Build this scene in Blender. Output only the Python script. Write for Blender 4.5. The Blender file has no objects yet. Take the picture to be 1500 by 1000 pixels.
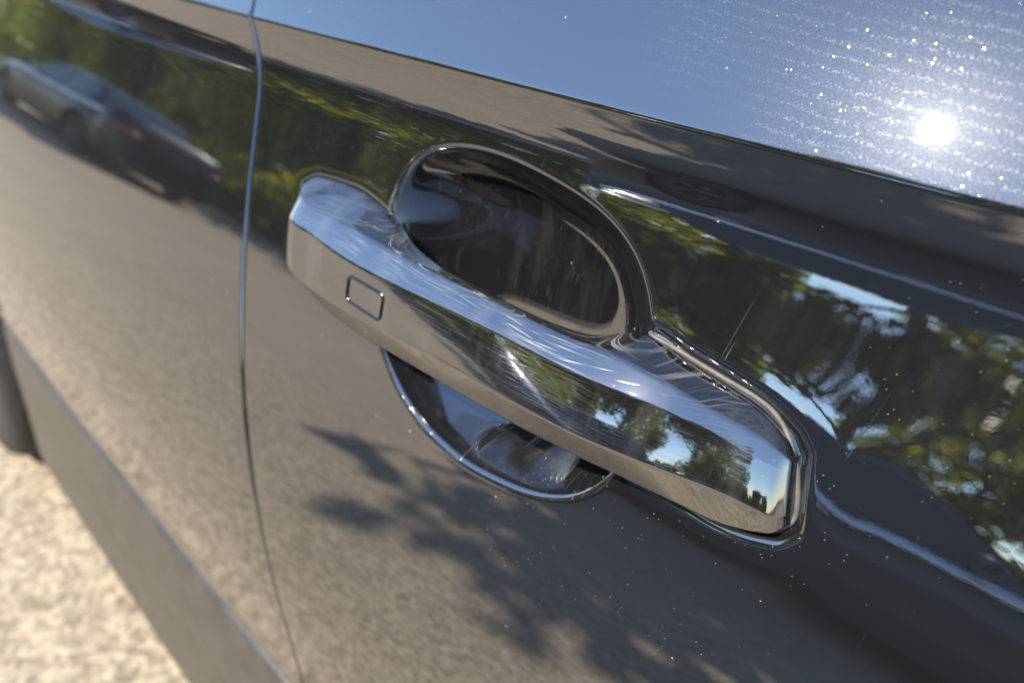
import bpy, math, random
import numpy as np
from mathutils import Matrix, Vector

R = math.radians
scene = bpy.context.scene
COL = scene.collection
H = 1.03                                   # camera height above the ground

# ------------------------------------------------------------------ camera
# rows: the world axes seen in the camera frame (x right, y down, z forward)
AX = np.array([[0.7309895, 0.38842246, -0.56105467],
               [0.67828807, -0.3235856, 0.65971028],
               [0.07469708, -0.86279798, -0.5]])
CAM = np.array([0.0, -0.19, H])
FPX = 1040.0
cam = bpy.data.cameras.new("camera")
cam.sensor_width = 36.0
cam.lens = 36.0 * FPX / 1500.0
cam.clip_start = 0.01
cam.clip_end = 3000.0
cam.dof.use_dof = True
cam.dof.focus_distance = 0.235
cam.dof.aperture_fstop = 7.0
camo = bpy.data.objects.new("camera", cam)
COL.objects.link(camo)
rt, dn, fw = AX[:, 0], AX[:, 1], AX[:, 2]
m = Matrix.Identity(4)
for i in range(3):
    m[i][0] = rt[i]; m[i][1] = -dn[i]; m[i][2] = -fw[i]; m[i][3] = CAM[i]
camo.matrix_world = m
scene.camera = camo


def ray(px, py):
    w = AX @ np.array([px - 750, py - 500, FPX])
    return w / np.linalg.norm(w)


# ------------------------------------------------------------------ light
SUN_BETA = 29.0                            # pitch of the shoulder where the sun mirrors
d_ = ray(1380, 200)
n_ = np.array([0, -math.cos(R(SUN_BETA)), math.sin(R(SUN_BETA))])
SUN = d_ - 2 * d_.dot(n_) * n_
SUN_EL = math.asin(SUN[2])
SUN_AZ = math.atan2(SUN[0], SUN[1])        # clockwise from +Y
world = bpy.data.worlds.new("World")
scene.world = world
world.use_nodes = True
nt = world.node_tree
nt.nodes.clear()
sky = nt.nodes.new("ShaderNodeTexSky")
sky.sky_type = 'NISHITA'
sky.sun_disc = False
sky.sun_elevation = SUN_EL
sky.sun_rotation = SUN_AZ
sky.air_density = 1.0
sky.dust_density = 0.06
sky.ozone_density = 2.5
bg = nt.nodes.new("ShaderNodeBackground")
bg.inputs["Strength"].default_value = 0.15
wo = nt.nodes.new("ShaderNodeOutputWorld")
nt.links.new(sky.outputs[0], bg.inputs[0])
nt.links.new(bg.outputs[0], wo.inputs[0])
sl = bpy.data.lights.new("sun", 'SUN')
sl.energy = 4.0
sl.angle = R(0.6)
sl.color = (1.0, 0.95, 0.87)
so = bpy.data.objects.new("sun", sl)
COL.objects.link(so)
so.rotation_euler = Vector((-SUN[0], -SUN[1], -SUN[2])).to_track_quat('-Z', 'Y').to_euler()
vs = scene.view_settings
scene.display_settings.display_device = 'sRGB'
vs.view_transform = 'Standard'
vs.look = 'None'
vs.gamma = 1.0
vs.use_curve_mapping = False
vs.exposure = 1.42
scene.cycles.max_bounces = 10
scene.cycles.glossy_bounces = 6
scene.cycles.sample_clamp_indirect = 12.0


# ------------------------------------------------------------------ helpers
def link(name, me, mat=None, parent=None, smooth=True):
    if mat is not None and not me.materials:
        me.materials.append(mat)
    if smooth:
        me.polygons.foreach_set("use_smooth", [True] * len(me.polygons))
    o = bpy.data.objects.new(name, me)
    COL.objects.link(o)
    if parent is not None:
        o.parent = parent
    return o


def mesh(name, v, f):
    me = bpy.data.meshes.new(name)
    me.from_pydata([tuple(map(float, p)) for p in v], [], f)
    me.update()
    return me


def grid_mesh(name, P, close_u=False, close_v=False, flip=False):
    """P: (nu, nv, 3) array of points to a quad mesh."""
    nu, nv = P.shape[:2]
    idx = np.arange(nu * nv).reshape(nu, nv)
    if close_u:
        idx = np.vstack([idx, idx[:1]])
    if close_v:
        idx = np.hstack([idx, idx[:, :1]])
    q = np.stack([idx[:-1, :-1], idx[1:, :-1], idx[1:, 1:], idx[:-1, 1:]], -1).reshape(-1, 4)
    if flip:
        q = q[:, ::-1]
    me = bpy.data.meshes.new(name)
    me.vertices.add(nu * nv)
    me.vertices.foreach_set("co", P.reshape(-1).astype(np.float32))
    me.loops.add(q.size)
    me.loops.foreach_set("vertex_index", q.reshape(-1).astype(np.int32))
    me.polygons.add(len(q))
    me.polygons.foreach_set("loop_start", np.arange(0, q.size, 4, dtype=np.int32))
    me.polygons.foreach_set("loop_total", np.full(len(q), 4, dtype=np.int32))
    me.update(calc_edges=True)
    me.validate()
    return me


class MB:
    """collects shapes into one mesh"""

    def __init__(self):
        self.v = []; self.f = []

    def add(self, v, f):
        b = len(self.v)
        self.v += [tuple(map(float, p)) for p in v]
        self.f += [tuple(i + b for i in q) for q in f]

    def box(self, c, s):
        x, y, z = c; a, b, d = s[0] / 2, s[1] / 2, s[2] / 2
        v = [(x + i * a, y + j * b, z + k * d) for i in (-1, 1) for j in (-1, 1) for k in (-1, 1)]
        self.add(v, [(0, 1, 3, 2), (4, 6, 7, 5), (0, 4, 5, 1), (2, 3, 7, 6), (0, 2, 6, 4), (1, 5, 7, 3)])

    def tube(self, pts, rad, n=8, cap=True):
        pts = [Vector(p) for p in pts]
        rad = rad if hasattr(rad, '__len__') else [rad] * len(pts)
        v = []; f = []
        ref = Vector((0.31, 0.2, 0.93)).normalized()
        for i, p in enumerate(pts):
            t = (pts[min(i + 1, len(pts) - 1)] - pts[max(i - 1, 0)]).normalized()
            a = t.cross(ref)
            if a.length < 1e-3:
                a = t.cross(Vector((1, 0, 0)))
            a.normalize(); b = t.cross(a)
            for k in range(n):
                w = 2 * math.pi * k / n
                v.append(p + (a * math.cos(w) + b * math.sin(w)) * rad[i])
        for i in range(len(pts) - 1):
            for k in range(n):
                f.append((i * n + k, i * n + (k + 1) % n, (i + 1) * n + (k + 1) % n, (i + 1) * n + k))
        if cap:
            f.append(tuple(range(n))[::-1]); f.append(tuple((len(pts) - 1) * n + k for k in range(n)))
        self.add(v, f)

    def lathe(self, prof, n=40, c=(0, 0, 0)):
        """prof: (radius, y) pairs turned about the Y axis through c"""
        v = []; f = []
        for r, y in prof:
            for k in range(n):
                w = 2 * math.pi * k / n
                v.append((c[0] + r * math.cos(w), c[1] + y, c[2] + r * math.sin(w)))
        for i in range(len(prof) - 1):
            for k in range(n):
                f.append((i * n + k, i * n + (k + 1) % n, (i + 1) * n + (k + 1) % n, (i + 1) * n + k))
        self.add(v, f)

    def build(self, name, mat, parent=None, smooth=True):
        return link(name, mesh(name, self.v, self.f), mat, parent, smooth)


def tag(o, label=None, cat=None, group=None, kind=None):
    if label: o['label'] = label
    if cat: o['category'] = cat
    if group: o['group'] = group
    if kind: o['kind'] = kind
    return o


def empty(name, loc=(0, 0, 0), rz=0.0):
    o = bpy.data.objects.new(name, None)
    COL.objects.link(o)
    o.location = loc
    o.rotation_euler = (0, 0, rz)
    o.empty_display_size = 0.1
    return o


def cspline(xs, ys, x):
    """monotone-ish cubic (Catmull-Rom on uneven knots)"""
    xs = np.asarray(xs, float); ys = np.asarray(ys, float)
    dx = np.diff(xs); s = np.diff(ys) / dx
    mm = np.empty_like(ys); mm[0] = s[0]; mm[-1] = s[-1]
    mm[1:-1] = (s[:-1] * dx[1:] + s[1:] * dx[:-1]) / (dx[1:] + dx[:-1])
    flat = np.r_[False, s[:-1] * s[1:] <= 0, False]
    mm[flat] = 0
    x = np.clip(x, xs[0], xs[-1])
    i = np.clip(np.searchsorted(xs, x) - 1, 0, len(dx) - 1)
    t = (x - xs[i]) / dx[i]
    return ((2 * t**3 - 3 * t**2 + 1) * ys[i] + (t**3 - 2 * t**2 + t) * dx[i] * mm[i]
            + (-2 * t**3 + 3 * t**2) * ys[i + 1] + (t**3 - t**2) * dx[i] * mm[i + 1])


# ------------------------------------------------------------------ materials
def new_mat(name):
    mt = bpy.data.materials.new(name)
    mt.use_nodes = True
    t = mt.node_tree
    return mt, t, t.nodes["Principled BSDF"], t.nodes["Material Output"]


def N(t, kind, **kw):
    n = t.nodes.new(kind)
    for k, v in kw.items():
        if k in n.inputs:
            n.inputs[k].default_value = v
        else:
            setattr(n, k, v)
    return n


def simple(name, col, rough=0.5, metal=0.0, ior=1.5, coat=0.0, noise=None, bump=0.0, trans=0.0):
    mt, t, p, o = new_mat(name)
    p.inputs["Base Color"].default_value = (*col, 1)
    p.inputs["Roughness"].default_value = rough
    p.inputs["Metallic"].default_value = metal
    p.inputs["IOR"].default_value = ior
    p.inputs["Coat Weight"].default_value = coat
    p.inputs["Coat Roughness"].default_value = 0.02
    p.inputs["Transmission Weight"].default_value = trans
    if noise:
        tc = N(t, "ShaderNodeTexCoord")
        nz = N(t, "ShaderNodeTexNoise", Scale=noise, Detail=4.0)
        t.links.new(tc.outputs["Object"], nz.inputs["Vector"])
        rm = N(t, "ShaderNodeValToRGB")
        rm.color_ramp.elements[0].position = 0.3
        rm.color_ramp.elements[1].position = 0.7
        rm.color_ramp.elements[0].color = (*[c * 0.7 for c in col], 1)
        rm.color_ramp.elements[1].color = (*[min(1, c * 1.3) for c in col], 1)
        t.links.new(nz.outputs["Fac"], rm.inputs[0])
        t.links.new(rm.outputs[0], p.inputs["Base Color"])
        if bump:
            b = N(t, "ShaderNodeBump", Strength=bump, Distance=0.01)
            t.links.new(nz.outputs["Fac"], b.inputs["Height"])
            t.links.new(b.outputs[0], p.inputs["Normal"])
    return mt


def math_node(t, op, a, b=None, c=None, clamp=False):
    n = t.nodes.new("ShaderNodeMath")
    n.operation = op
    n.use_clamp = clamp
    for i, s in enumerate((a, b, c)):
        if s is None: continue
        if isinstance(s, (int, float)):
            n.inputs[i].default_value = s
        else:
            t.links.new(s, n.inputs[i])
    return n.outputs[0]


def spots(t, vec, scale, radius, keep):
    """mask of scattered round specks: voronoi cells, a share `keep` of which carry a dot"""
    v = N(t, "ShaderNodeTexVoronoi", Scale=scale)
    t.links.new(vec, v.inputs["Vector"])
    sep = N(t, "ShaderNodeSeparateColor")
    t.links.new(v.outputs["Color"], sep.inputs[0])
    on = math_node(t, 'LESS_THAN', sep.outputs[0], keep)
    rr = math_node(t, 'MULTIPLY', sep.outputs[1], radius)
    inside = math_node(t, 'LESS_THAN', v.outputs["Distance"], rr)
    return math_node(t, 'MULTIPLY', on, inside)


def scratches(t, vec, ang, length, fine, lo, patch=25.0, plo=0.45):
    """thin straight streaks: noise drawn out along one direction in the x-z plane"""
    mp = N(t, "ShaderNodeMapping")
    mp.inputs["Rotation"].default_value = (0, R(ang), 0)
    t.links.new(vec, mp.inputs["Vector"])
    mp2 = N(t, "ShaderNodeMapping")
    mp2.inputs["Scale"].default_value = (length, 1.0, fine)
    t.links.new(mp.outputs[0], mp2.inputs["Vector"])
    nz = N(t, "ShaderNodeTexNoise", Scale=1.0, Detail=1.0)
    t.links.new(mp2.outputs[0], nz.inputs["Vector"])
    ln = math_node(t, 'MULTIPLY', math_node(t, 'SUBTRACT', nz.outputs["Fac"], lo, clamp=True), 12.0, clamp=True)
    n2 = N(t, "ShaderNodeTexNoise", Scale=patch, Detail=2.0)
    t.links.new(vec, n2.inputs["Vector"])
    k = math_node(t, 'MULTIPLY', math_node(t, 'SUBTRACT', n2.outputs["Fac"], plo, clamp=True), 6.0, clamp=True)
    return math_node(t, 'MULTIPLY', ln, k)


def paint(name, f0ior=2.6, dust=0.0, rows=False, scr='door', haze=0.3, sill=False):
    mt, t, p, o = new_mat(name)
    tc = N(t, "ShaderNodeTexCoord")
    vec = tc.outputs["Object"]
    p.inputs["Base Color"].default_value = (0.006, 0.006, 0.007, 1)
    p.inputs["Roughness"].default_value = haze
    p.inputs["IOR"].default_value = 1.45
    p.inputs["Specular IOR Level"].default_value = 0.035
    p.inputs["Coat Weight"].default_value = 1.0
    p.inputs["Coat IOR"].default_value = f0ior
    p.inputs["Coat Roughness"].default_value = 0.012
    # orange peel
    pe = N(t, "ShaderNodeTexNoise", Scale=420.0, Detail=1.0)
    t.links.new(vec, pe.inputs["Vector"])
    b = N(t, "ShaderNodeBump", Strength=0.008, Distance=0.0006)
    t.links.new(pe.outputs["Fac"], b.inputs["Height"])
    nrm = b.outputs[0]
    sm = None
    if scr:
        if scr == 'handle':
            ss = [scratches(t, vec, 2, 22, 3000, .57, 22, .40), scratches(t, vec, -3, 40, 4000, .59, 30, .40), scratches(t, vec, 8, 40, 3000, .65, 40, .44),
                  scratches(t, vec, -35, 90, 900, .71, 50, .52), scratches(t, vec, 60, 100, 900, .72, 60, .53)]
        elif scr == 'cup':
            ss = [scratches(t, vec, 86, 60, 1300, .66, 22, .40), scratches(t, vec, 70, 80, 1500, .67, 30, .42), scratches(t, vec, 102, 70, 1300, .67, 26, .42),
                  scratches(t, vec, 40, 70, 1200, .70, 30, .48), scratches(t, vec, 10, 70, 1200, .71, 30, .48)]
        else:
            ss = [scratches(t, vec, 82, 16, 1300, .715, 14, .46), scratches(t, vec, 25, 30, 1600, .76, 14, .50)]
        sm = ss[0]
        for q in ss[1:]:
            sm = math_node(t, 'MAXIMUM', sm, q)
        if scr == 'door':        # the shoulder above the crease is not scratched
            sz_ = N(t, "ShaderNodeSeparateXYZ")
            t.links.new(vec, sz_.inputs[0])
            sm = math_node(t, 'MULTIPLY', sm, math_node(t, 'LESS_THAN', sz_.outputs[2], H - 0.055))
        if scr == 'handle':      # the grip is worn most along its upper edge, which hands and rings rub
            at = N(t, "ShaderNodeAttribute", attribute_name="wear")
            sm = math_node(t, 'MULTIPLY', sm, at.outputs["Fac"])
        b2 = N(t, "ShaderNodeBump", Strength=0.05 if scr == 'handle' else 0.12, Distance=0.0003)
        t.links.new(sm, b2.inputs["Height"])
        t.links.new(nrm, b2.inputs["Normal"])
        nrm = b2.outputs[0]
        t.links.new(math_node(t, 'MULTIPLY_ADD', sm, 0.34, 0.012), p.inputs["Coat Roughness"])
    t.links.new(nrm, p.inputs["Normal"])
    t.links.new(nrm, p.inputs["Coat Normal"])
    # dust specks and dried water marks lie on top as a matt layer
    d = N(t, "ShaderNodeBsdfDiffuse")
    d.inputs[0].default_value = (0.5, 0.47, 0.42, 1)
    a = spots(t, vec, 380.0, 0.19, 0.012 + dust * .2)
    a2 = spots(t, vec, 1300.0, 0.26, 0.04 + dust)
    nz = N(t, "ShaderNodeTexNoise", Scale=9.0, Detail=3.0)
    t.links.new(vec, nz.inputs["Vector"])
    patch = math_node(t, 'SMOOTH_MIN', 1.0, math_node(t, 'MULTIPLY', math_node(t, 'SUBTRACT', nz.outputs["Fac"], 0.47, clamp=True), 6.0), 0.1)
    a2 = math_node(t, 'MULTIPLY', a2, patch)
    fac = math_node(t, 'MULTIPLY', math_node(t, 'MAXIMUM', a, a2), 0.38)
    film = math_node(t, 'MULTIPLY', nz.outputs["Fac"], 0.003 + dust * 0.05)
    fac = math_node(t, 'MAXIMUM', fac, film)
    if sm is not None:
        fac = math_node(t, 'MAXIMUM', fac, math_node(t, 'MULTIPLY', sm, 0.22 if scr == 'handle' else 0.04))
    if scr in ('handle', 'cup'):   # wiped finger smears
        mp_ = N(t, "ShaderNodeMapping")
        mp_.inputs["Rotation"].default_value = (0, R(35), 0)
        mp_.inputs["Scale"].default_value = (60, 40, 14)
        t.links.new(vec, mp_.inputs["Vector"])
        ns_ = N(t, "ShaderNodeTexNoise", Scale=1.0, Detail=5.0, Roughness=0.65)
        t.links.new(mp_.outputs[0], ns_.inputs["Vector"])
        smr = math_node(t, 'MULTIPLY', math_node(t, 'SUBTRACT', ns_.outputs["Fac"], 0.52, clamp=True), 0.25 if scr == 'handle' else 0.11, clamp=True)
        fac = math_node(t, 'MAXIMUM', fac, smr)
    mx = N(t, "ShaderNodeMixShader")
    t.links.new(fac, mx.inputs[0])
    t.links.new(p.outputs[0], mx.inputs[1])
    t.links.new(d.outputs[0], mx.inputs[2])
    out = mx.outputs[0]
    if rows:
        # dried water droplets that ran along the shoulder in rows
        sep = N(t, "ShaderNodeSeparateXYZ")
        t.links.new(vec, sep.inputs[0])
        above = math_node(t, 'GREATER_THAN', sep.outputs[2], H - 0.0496)
        mp = N(t, "ShaderNodeMapping")
        mp.inputs["Rotation"].default_value = (0, R(-4), 0)
        t.links.new(vec, mp.inputs["Vector"])
        wv = N(t, "ShaderNodeTexWave", Scale=88.0, Distortion=2.2, Detail=2.0)
        wv.inputs["Detail Scale"].default_value = 1.6
        wv.bands_direction = 'Z'
        t.links.new(mp.outputs[0], wv.inputs["Vector"])
        v = N(t, "ShaderNodeTexVoronoi", Scale=1500.0)
        t.links.new(vec, v.inputs["Vector"])
        sp = math_node(t, 'SUBTRACT', 1.0, math_node(t, 'MULTIPLY', v.outputs["Distance"], 1.9), clamp=True)
        row = math_node(t, 'POWER', wv.outputs["Fac"], 5.0)
        big = N(t, "ShaderNodeTexNoise", Scale=14.0, Detail=2.0)
        t.links.new(vec, big.inputs["Vector"])
        bigm = math_node(t, 'MULTIPLY', math_node(t, 'SUBTRACT', big.outputs["Fac"], 0.30, clamp=True), 4.0, clamp=True)
        msk = math_node(t, 'MULTIPLY', math_node(t, 'MULTIPLY', math_node(t, 'MULTIPLY_ADD', row, 0.55, 0.16), sp), bigm)
        msk = math_node(t, 'MULTIPLY', math_node(t, 'MULTIPLY', msk, 0.45, clamp=True), above)
        g = N(t, "ShaderNodeBsdfGlossy")
        g.inputs["Roughness"].default_value = 0.36
        g.inputs[0].default_value = (0.105, 0.105, 0.105, 1)
        m2 = N(t, "ShaderNodeMixShader")
        t.links.new(msk, m2.inputs[0])
        t.links.new(out, m2.inputs[1])
        t.links.new(g.outputs[0], m2.inputs[2])
        out = m2.outputs[0]
        # a few beads of dried water, domed, that catch the sun
        bv = N(t, "ShaderNodeTexVoronoi", Scale=700.0)
        t.links.new(vec, bv.inputs["Vector"])
        bs_ = N(t, "ShaderNodeSeparateColor")
        t.links.new(bv.outputs["Color"], bs_.inputs[0])
        bon = math_node(t, 'LESS_THAN', bs_.outputs[0], 0.07)
        bin_ = math_node(t, 'LESS_THAN', bv.outputs["Distance"], math_node(t, 'MULTIPLY_ADD', bs_.outputs[1], 0.22, 0.10))
        bm_ = math_node(t, 'MULTIPLY', math_node(t, 'MULTIPLY', math_node(t, 'MULTIPLY', bon, bin_), bigm), above)
        gb = N(t, "ShaderNodeBump", Strength=0.12, Distance=0.001)
        t.links.new(math_node(t, 'SUBTRACT', 1.0, bv.outputs["Distance"]), gb.inputs["Height"])
        g2 = N(t, "ShaderNodeBsdfGlossy", Roughness=0.12)
        g2.inputs[0].default_value = (0.2, 0.2, 0.2, 1)
        t.links.new(gb.outputs[0], g2.inputs["Normal"])
        m3 = N(t, "ShaderNodeMixShader")
        t.links.new(bm_, m3.inputs[0])
        t.links.new(out, m3.inputs[1])
        t.links.new(g2.outputs[0], m3.inputs[2])
        out = m3.outputs[0]
    t.links.new(out, o.inputs[0])
    return mt


M_door = paint("door_paint", dust=0.012, rows=True, haze=0.25)
M_rear = paint("rear_paint", dust=0.05, rows=True, haze=0.25)
M_handle = paint("handle_gloss", f0ior=2.8, dust=0.02, scr='handle', haze=0.25)
M_cup = paint("recess_paint", dust=0.07, scr='cup', haze=0.28)
M_sill = simple("sill_plastic", (0.035, 0.032, 0.028), 0.34, ior=1.5, noise=40.0, bump=0.05)
M_rubber = simple("rubber", (0.02, 0.02, 0.02), 0.55)
M_gasket = simple("gasket", (0.085, 0.075, 0.065), 0.6, ior=1.5, noise=300.0)
M_tyre = simple("tyre_rubber", (0.022, 0.020, 0.018), 0.8, noise=60.0, bump=0.3)
M_rim = simple("alloy", (0.13, 0.13, 0.135), 0.35, metal=0.9)
M_chrome = simple("chrome", (0.8, 0.8, 0.82), 0.08, metal=1.0)
M_highlight = simple("highlight_metal", (0.86, 0.87, 0.9), 0.38, metal=1.0)  # pale metal imitating the sky highlight along the parked cars' shoulders
M_glass = simple("tinted_glass", (0.012, 0.016, 0.018), 0.02, ior=1.9)
M_black = simple("black_plastic", (0.012, 0.012, 0.013), 0.6)
M_red = simple("red_lamp", (0.16, 0.02, 0.012), 0.08, coat=1.0)
M_white = simple("clear_lamp", (0.75, 0.77, 0.8), 0.05, coat=1.0)

# ------------------------------------------------------------------ body section of the black car
CREASE = -0.0503
ZB = [-.80, -.77, -.75, -.72, -.52, -.508, -.500, -.48, -.45, -.40, -.34, -.29, -.25, -.215, -.195, -.17, -.15, -.13, -.115, -.10, -.09, -.083, -.0765, -.070, -.063, -.055, CREASE - .001,
      CREASE + .0012, -.03, .0, .05, .12, .20]
BB = [-60, -35, -10, 1, 3, 4, 0, -4, -5, -3, 2, 6, 9.5, 13, 15, 16.2, 17.5, 19, 20.3, 20.5, 19.5, 16, 10, 5, 0, -6, -8,
      28.5, 29, 31, 34, 38, 42]
zz = np.linspace(-.80, .20, 10001)
bb = np.interp(zz, ZB, BB)
for half in (12,):
    k = np.hanning(2 * half + 1); k /= k.sum()
    bb = np.convolve(np.pad(bb, half, 'edge'), k, 'valid')
w_ = np.exp(-((zz - CREASE) / 0.0035) ** 2)
bs = np.interp(zz, ZB, BB)
k = np.hanning(301); k /= k.sum()
bs = np.convolve(np.pad(bs, 150, 'edge'), k, 'valid')
bb = np.where(np.abs(zz - CREASE) < 0.016, bb, bs)
tn = np.tan(np.radians(bb))
yy = np.r_[0, np.cumsum((tn[1:] + tn[:-1]) / 2 * np.diff(zz))]
yy -= np.interp(-.13, zz, yy)


def FZ(z):
    return np.interp(z, zz, yy)


def F(x, z):
    """outer skin: y at (x, z), z measured from the camera height"""
    return FZ(z) + (x + 0.15) ** 2 / 40.0


def hit(px, py):
    d = ray(px, py)
    t = 0.19 / d[1]
    for _ in range(120):
        p = CAM + t * d
        t += 0.4 * (F(p[0], p[2] - H) - p[1]) / d[1]
    p = CAM + t * d
    return p[0], p[2] - H


# shut line between the doors, traced down the photo
gp = [(366, 15), (374, 50), (380, 90), (381, 130), (379, 183), (367, 250), (358, 333), (353, 420), (354, 480), (357, 560), (365, 650), (385, 780), (410, 890), (440, 985)]
G = sorted([hit(*p) for p in gp], key=lambda q: q[1])
gz = np.array([q[1] for q in G]); gx = np.array([q[0] for q in G])
pf = np.polyfit(gz, gx, 4)


def GX(z):
    z = np.asarray(z, float)
    zc = np.clip(z, gz[0], gz[-1])
    base = np.polyval(pf, zc)
    return base + np.where(z > gz[-1], (z - gz[-1]) * -0.25, 0) + np.where(z < gz[0], (z - gz[0]) * 0.12, 0)


# ------------------------------------------------------------------ handle lines
HX0, HX1 = -0.316, -0.0412
kx = [HX0, -.306, -.295, -.272, -.24, -.21, -.17, -.14, -.122, -.105, -.09, -.07, -.056, -.048, -.044, HX1]
LZ = {
    'T0': [-.1205, -.1150, -.1134, -.1121, -.1175, -.1238, -.1256, -.1252, -.1230, -.1168, -.1195, -.1218, -.1241, -.1270, -.1290, -.1320],
    'T1': [-.1225, -.1190, -.1190, -.1198, -.1198, -.1197, -.1193, -.1194, -.1194, -.1193, -.1200, -.1234, -.1262, -.1282, -.1300, -.1325],
    'T2': [-.1320, -.1290, -.1275, -.1278, -.1294, -.1288, -.1268, -.1262, -.1266, -.1267, -.1264, -.1280, -.1312, -.1330, -.1338, -.1350],
    'B1': [-.1485, -.1490, -.1503, -.1528, -.1517, -.1497, -.1464, -.1457, -.1451, -.1444, -.1438, -.1440, -.1449, -.1467, -.1478, -.1480],
    'B0': [-.1540, -.1580, -.1622, -.1653, -.1664, -.1650, -.1633, -.1621, -.1610, -.1601, -.1595, -.1597, -.1592, -.1568, -.1548, -.1515]}
LH = {  # how far each line stands proud of the door skin
    'T0': [-.001, .000, .000, .001, .003, .004, .004, .004, .003, .001, .001, .001, .001, .001, .0005, 0],
    'T1': [0, .007, .0145, .0172, .0185, .019, .019, .0185, .018, .0172, .016, .0125, .0090, .0066, .005, .002],
    'T2': [0, .0095, .0185, .0218, .0235, .0240, .0242, .0238, .023, .022, .0200, .0152, .0108, .0078, .0056, .002],
    'B1': [0, .007, .0145, .0180, .0202, .0218, .0234, .0241, .0242, .0237, .0218, .0168, .0118, .0082, .0058, .002],
    'B0': [-.001, .001, .0045, .0075, .0095, .0105, .0115, .0118, .0115, .0108, .0092, .0062, .0040, .0026, .0016, 0]}
hx = np.unique(np.r_[np.linspace(HX0, -.27, 50), np.linspace(-.27, -.09, 110), np.linspace(-.09, HX1, 50)])
HZ = {q: cspline(kx, LZ[q], hx) for q in LZ}
HP = {q: cspline(kx, LH[q], hx) for q in LH}
HY = {q: F(hx, HZ[q]) - HP[q] for q in LZ}

# outline of the handle on the skin, closed
rmp_ = .30 * np.clip((hx + .075) / (HX1 + .075), 0, 1) ** 2
outl = np.r_[np.c_[hx + rmp_ * (-.1425 - HZ['T0']), HZ['T0']], np.c_[hx + rmp_ * (-.1425 - HZ['B0']), HZ['B0']][::-1]]
outl = np.r_[outl, outl[:1]]


def outline_dist(x, z):
    """signed distance to the handle outline, negative inside (flattened arrays)"""
    p = np.c_[x, z]
    best = np.full(len(p), 9.0)
    inside = np.zeros(len(p), bool)
    for a, b in zip(outl[:-1], outl[1:]):
        e = b - a; L2 = e @ e
        if L2 < 1e-14: continue
        t = np.clip(((p - a) @ e) / L2, 0, 1)
        d2 = ((p - a - t[:, None] * e) ** 2).sum(1)
        best = np.minimum(best, d2)
        c = ((a[1] > p[:, 1]) != (b[1] > p[:, 1]))
        if abs(e[1]) > 1e-12:
            inside ^= c & (p[:, 0] < a[0] + (p[:, 1] - a[1]) / e[1] * e[0])
    best = np.sqrt(best)
    return np.where(inside, -best, best)


CUPX, CUPZ, CUPR, CUPD = -0.176, -0.1450, 0.0705, 0.038


# the rim of the recess as traced from the photo, turned into a radius for each direction
rim_px = [(577, 296), (584, 262), (608, 231), (651, 219), (693, 223), (747, 240), (800, 267), (854, 299), (888, 325), (920, 365), (939, 408), (947, 456),
          (885, 702), (860, 718), (830, 726), (780, 718), (720, 693), (650, 647), (600, 592), (575, 545), (565, 515)]
rim_xz = np.array([hit(*p) for p in rim_px])
rim_th = np.arctan2(rim_xz[:, 1] - CUPZ, rim_xz[:, 0] - CUPX)
rim_r = np.hypot(rim_xz[:, 0] - CUPX, rim_xz[:, 1] - CUPZ) * 1.005
o_ = np.argsort(rim_th)
th_t = np.linspace(-math.pi, math.pi, 721)
r_t = np.interp(th_t, np.r_[rim_th[o_] - 2 * math.pi, rim_th[o_], rim_th[o_] + 2 * math.pi], np.tile(rim_r[o_], 3))
kk = np.hanning(75); kk /= kk.sum()
r_t = np.convolve(np.r_[r_t[-76:-1], r_t, r_t[1:76]], kk, 'same')[75:-75]


def cup_r(x, z):
    th = np.arctan2(z - CUPZ, x - CUPX)
    return np.hypot(x - CUPX, z - CUPZ) * CUPR / np.interp(th, th_t, r_t)


def cup(x, z):
    """a pressed bowl: steep under the lip, rounding into the floor, soft at the lip"""
    q = cup_r(x, z) / CUPR
    k = .05
    a = np.minimum(1 - q ** 5.0, 1.0) / k
    s = np.where(a > 30, a, np.log1p(np.exp(np.clip(a, -40, 30)))) * k
    return (CUPD - .20 * (z - CUPZ)) * s


def door_y(x, z):
    y = F(x, z)
    sh = x.shape
    xf, zf = x.ravel(), z.ravel()
    sel = (xf > -.36) & (xf < 0.02) & (zf > -.21) & (zf < -.08)
    dd = np.full(xf.shape, 9.0)
    dd[sel] = outline_dist(xf[sel], zf[sel])
    dd = dd.reshape(sh)
    c = cup(x, z)
    right = 1 / (1 + np.exp(-(x + 0.105) / 0.004))        # rim is strongest round the fixed cap
    left = 1 / (1 + np.exp((x + 0.25) / 0.004))
    amt = right + 0.10 * left
    g = 0.0029 * np.exp(-((dd - 0.0010) / 0.0022) ** 2) * amt
    rim = 0.00015 * np.exp(-((dd - 0.0110) / 0.0080) ** 2) * right
    return y + c + g - rim


def nonuni(a):
    return np.unique(np.concatenate(a).round(6))


ZLO = -.505
zgrid = nonuni([np.linspace(ZLO, ZLO + .006, 10), np.linspace(ZLO + .006, -.25, 60), np.linspace(-.25, -.058, 300),
                np.linspace(-.058, -.040, 46), np.linspace(-.040, .05, 40), np.linspace(.05, .19, 16)])
ER = 0.0015


def edge_roll(u):
    """skin turning in at a shut line; u = distance from the edge"""
    q = np.clip(ER - u, 0, ER)
    return ER - np.sqrt(np.maximum(ER * ER - q * q, 0))


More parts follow.
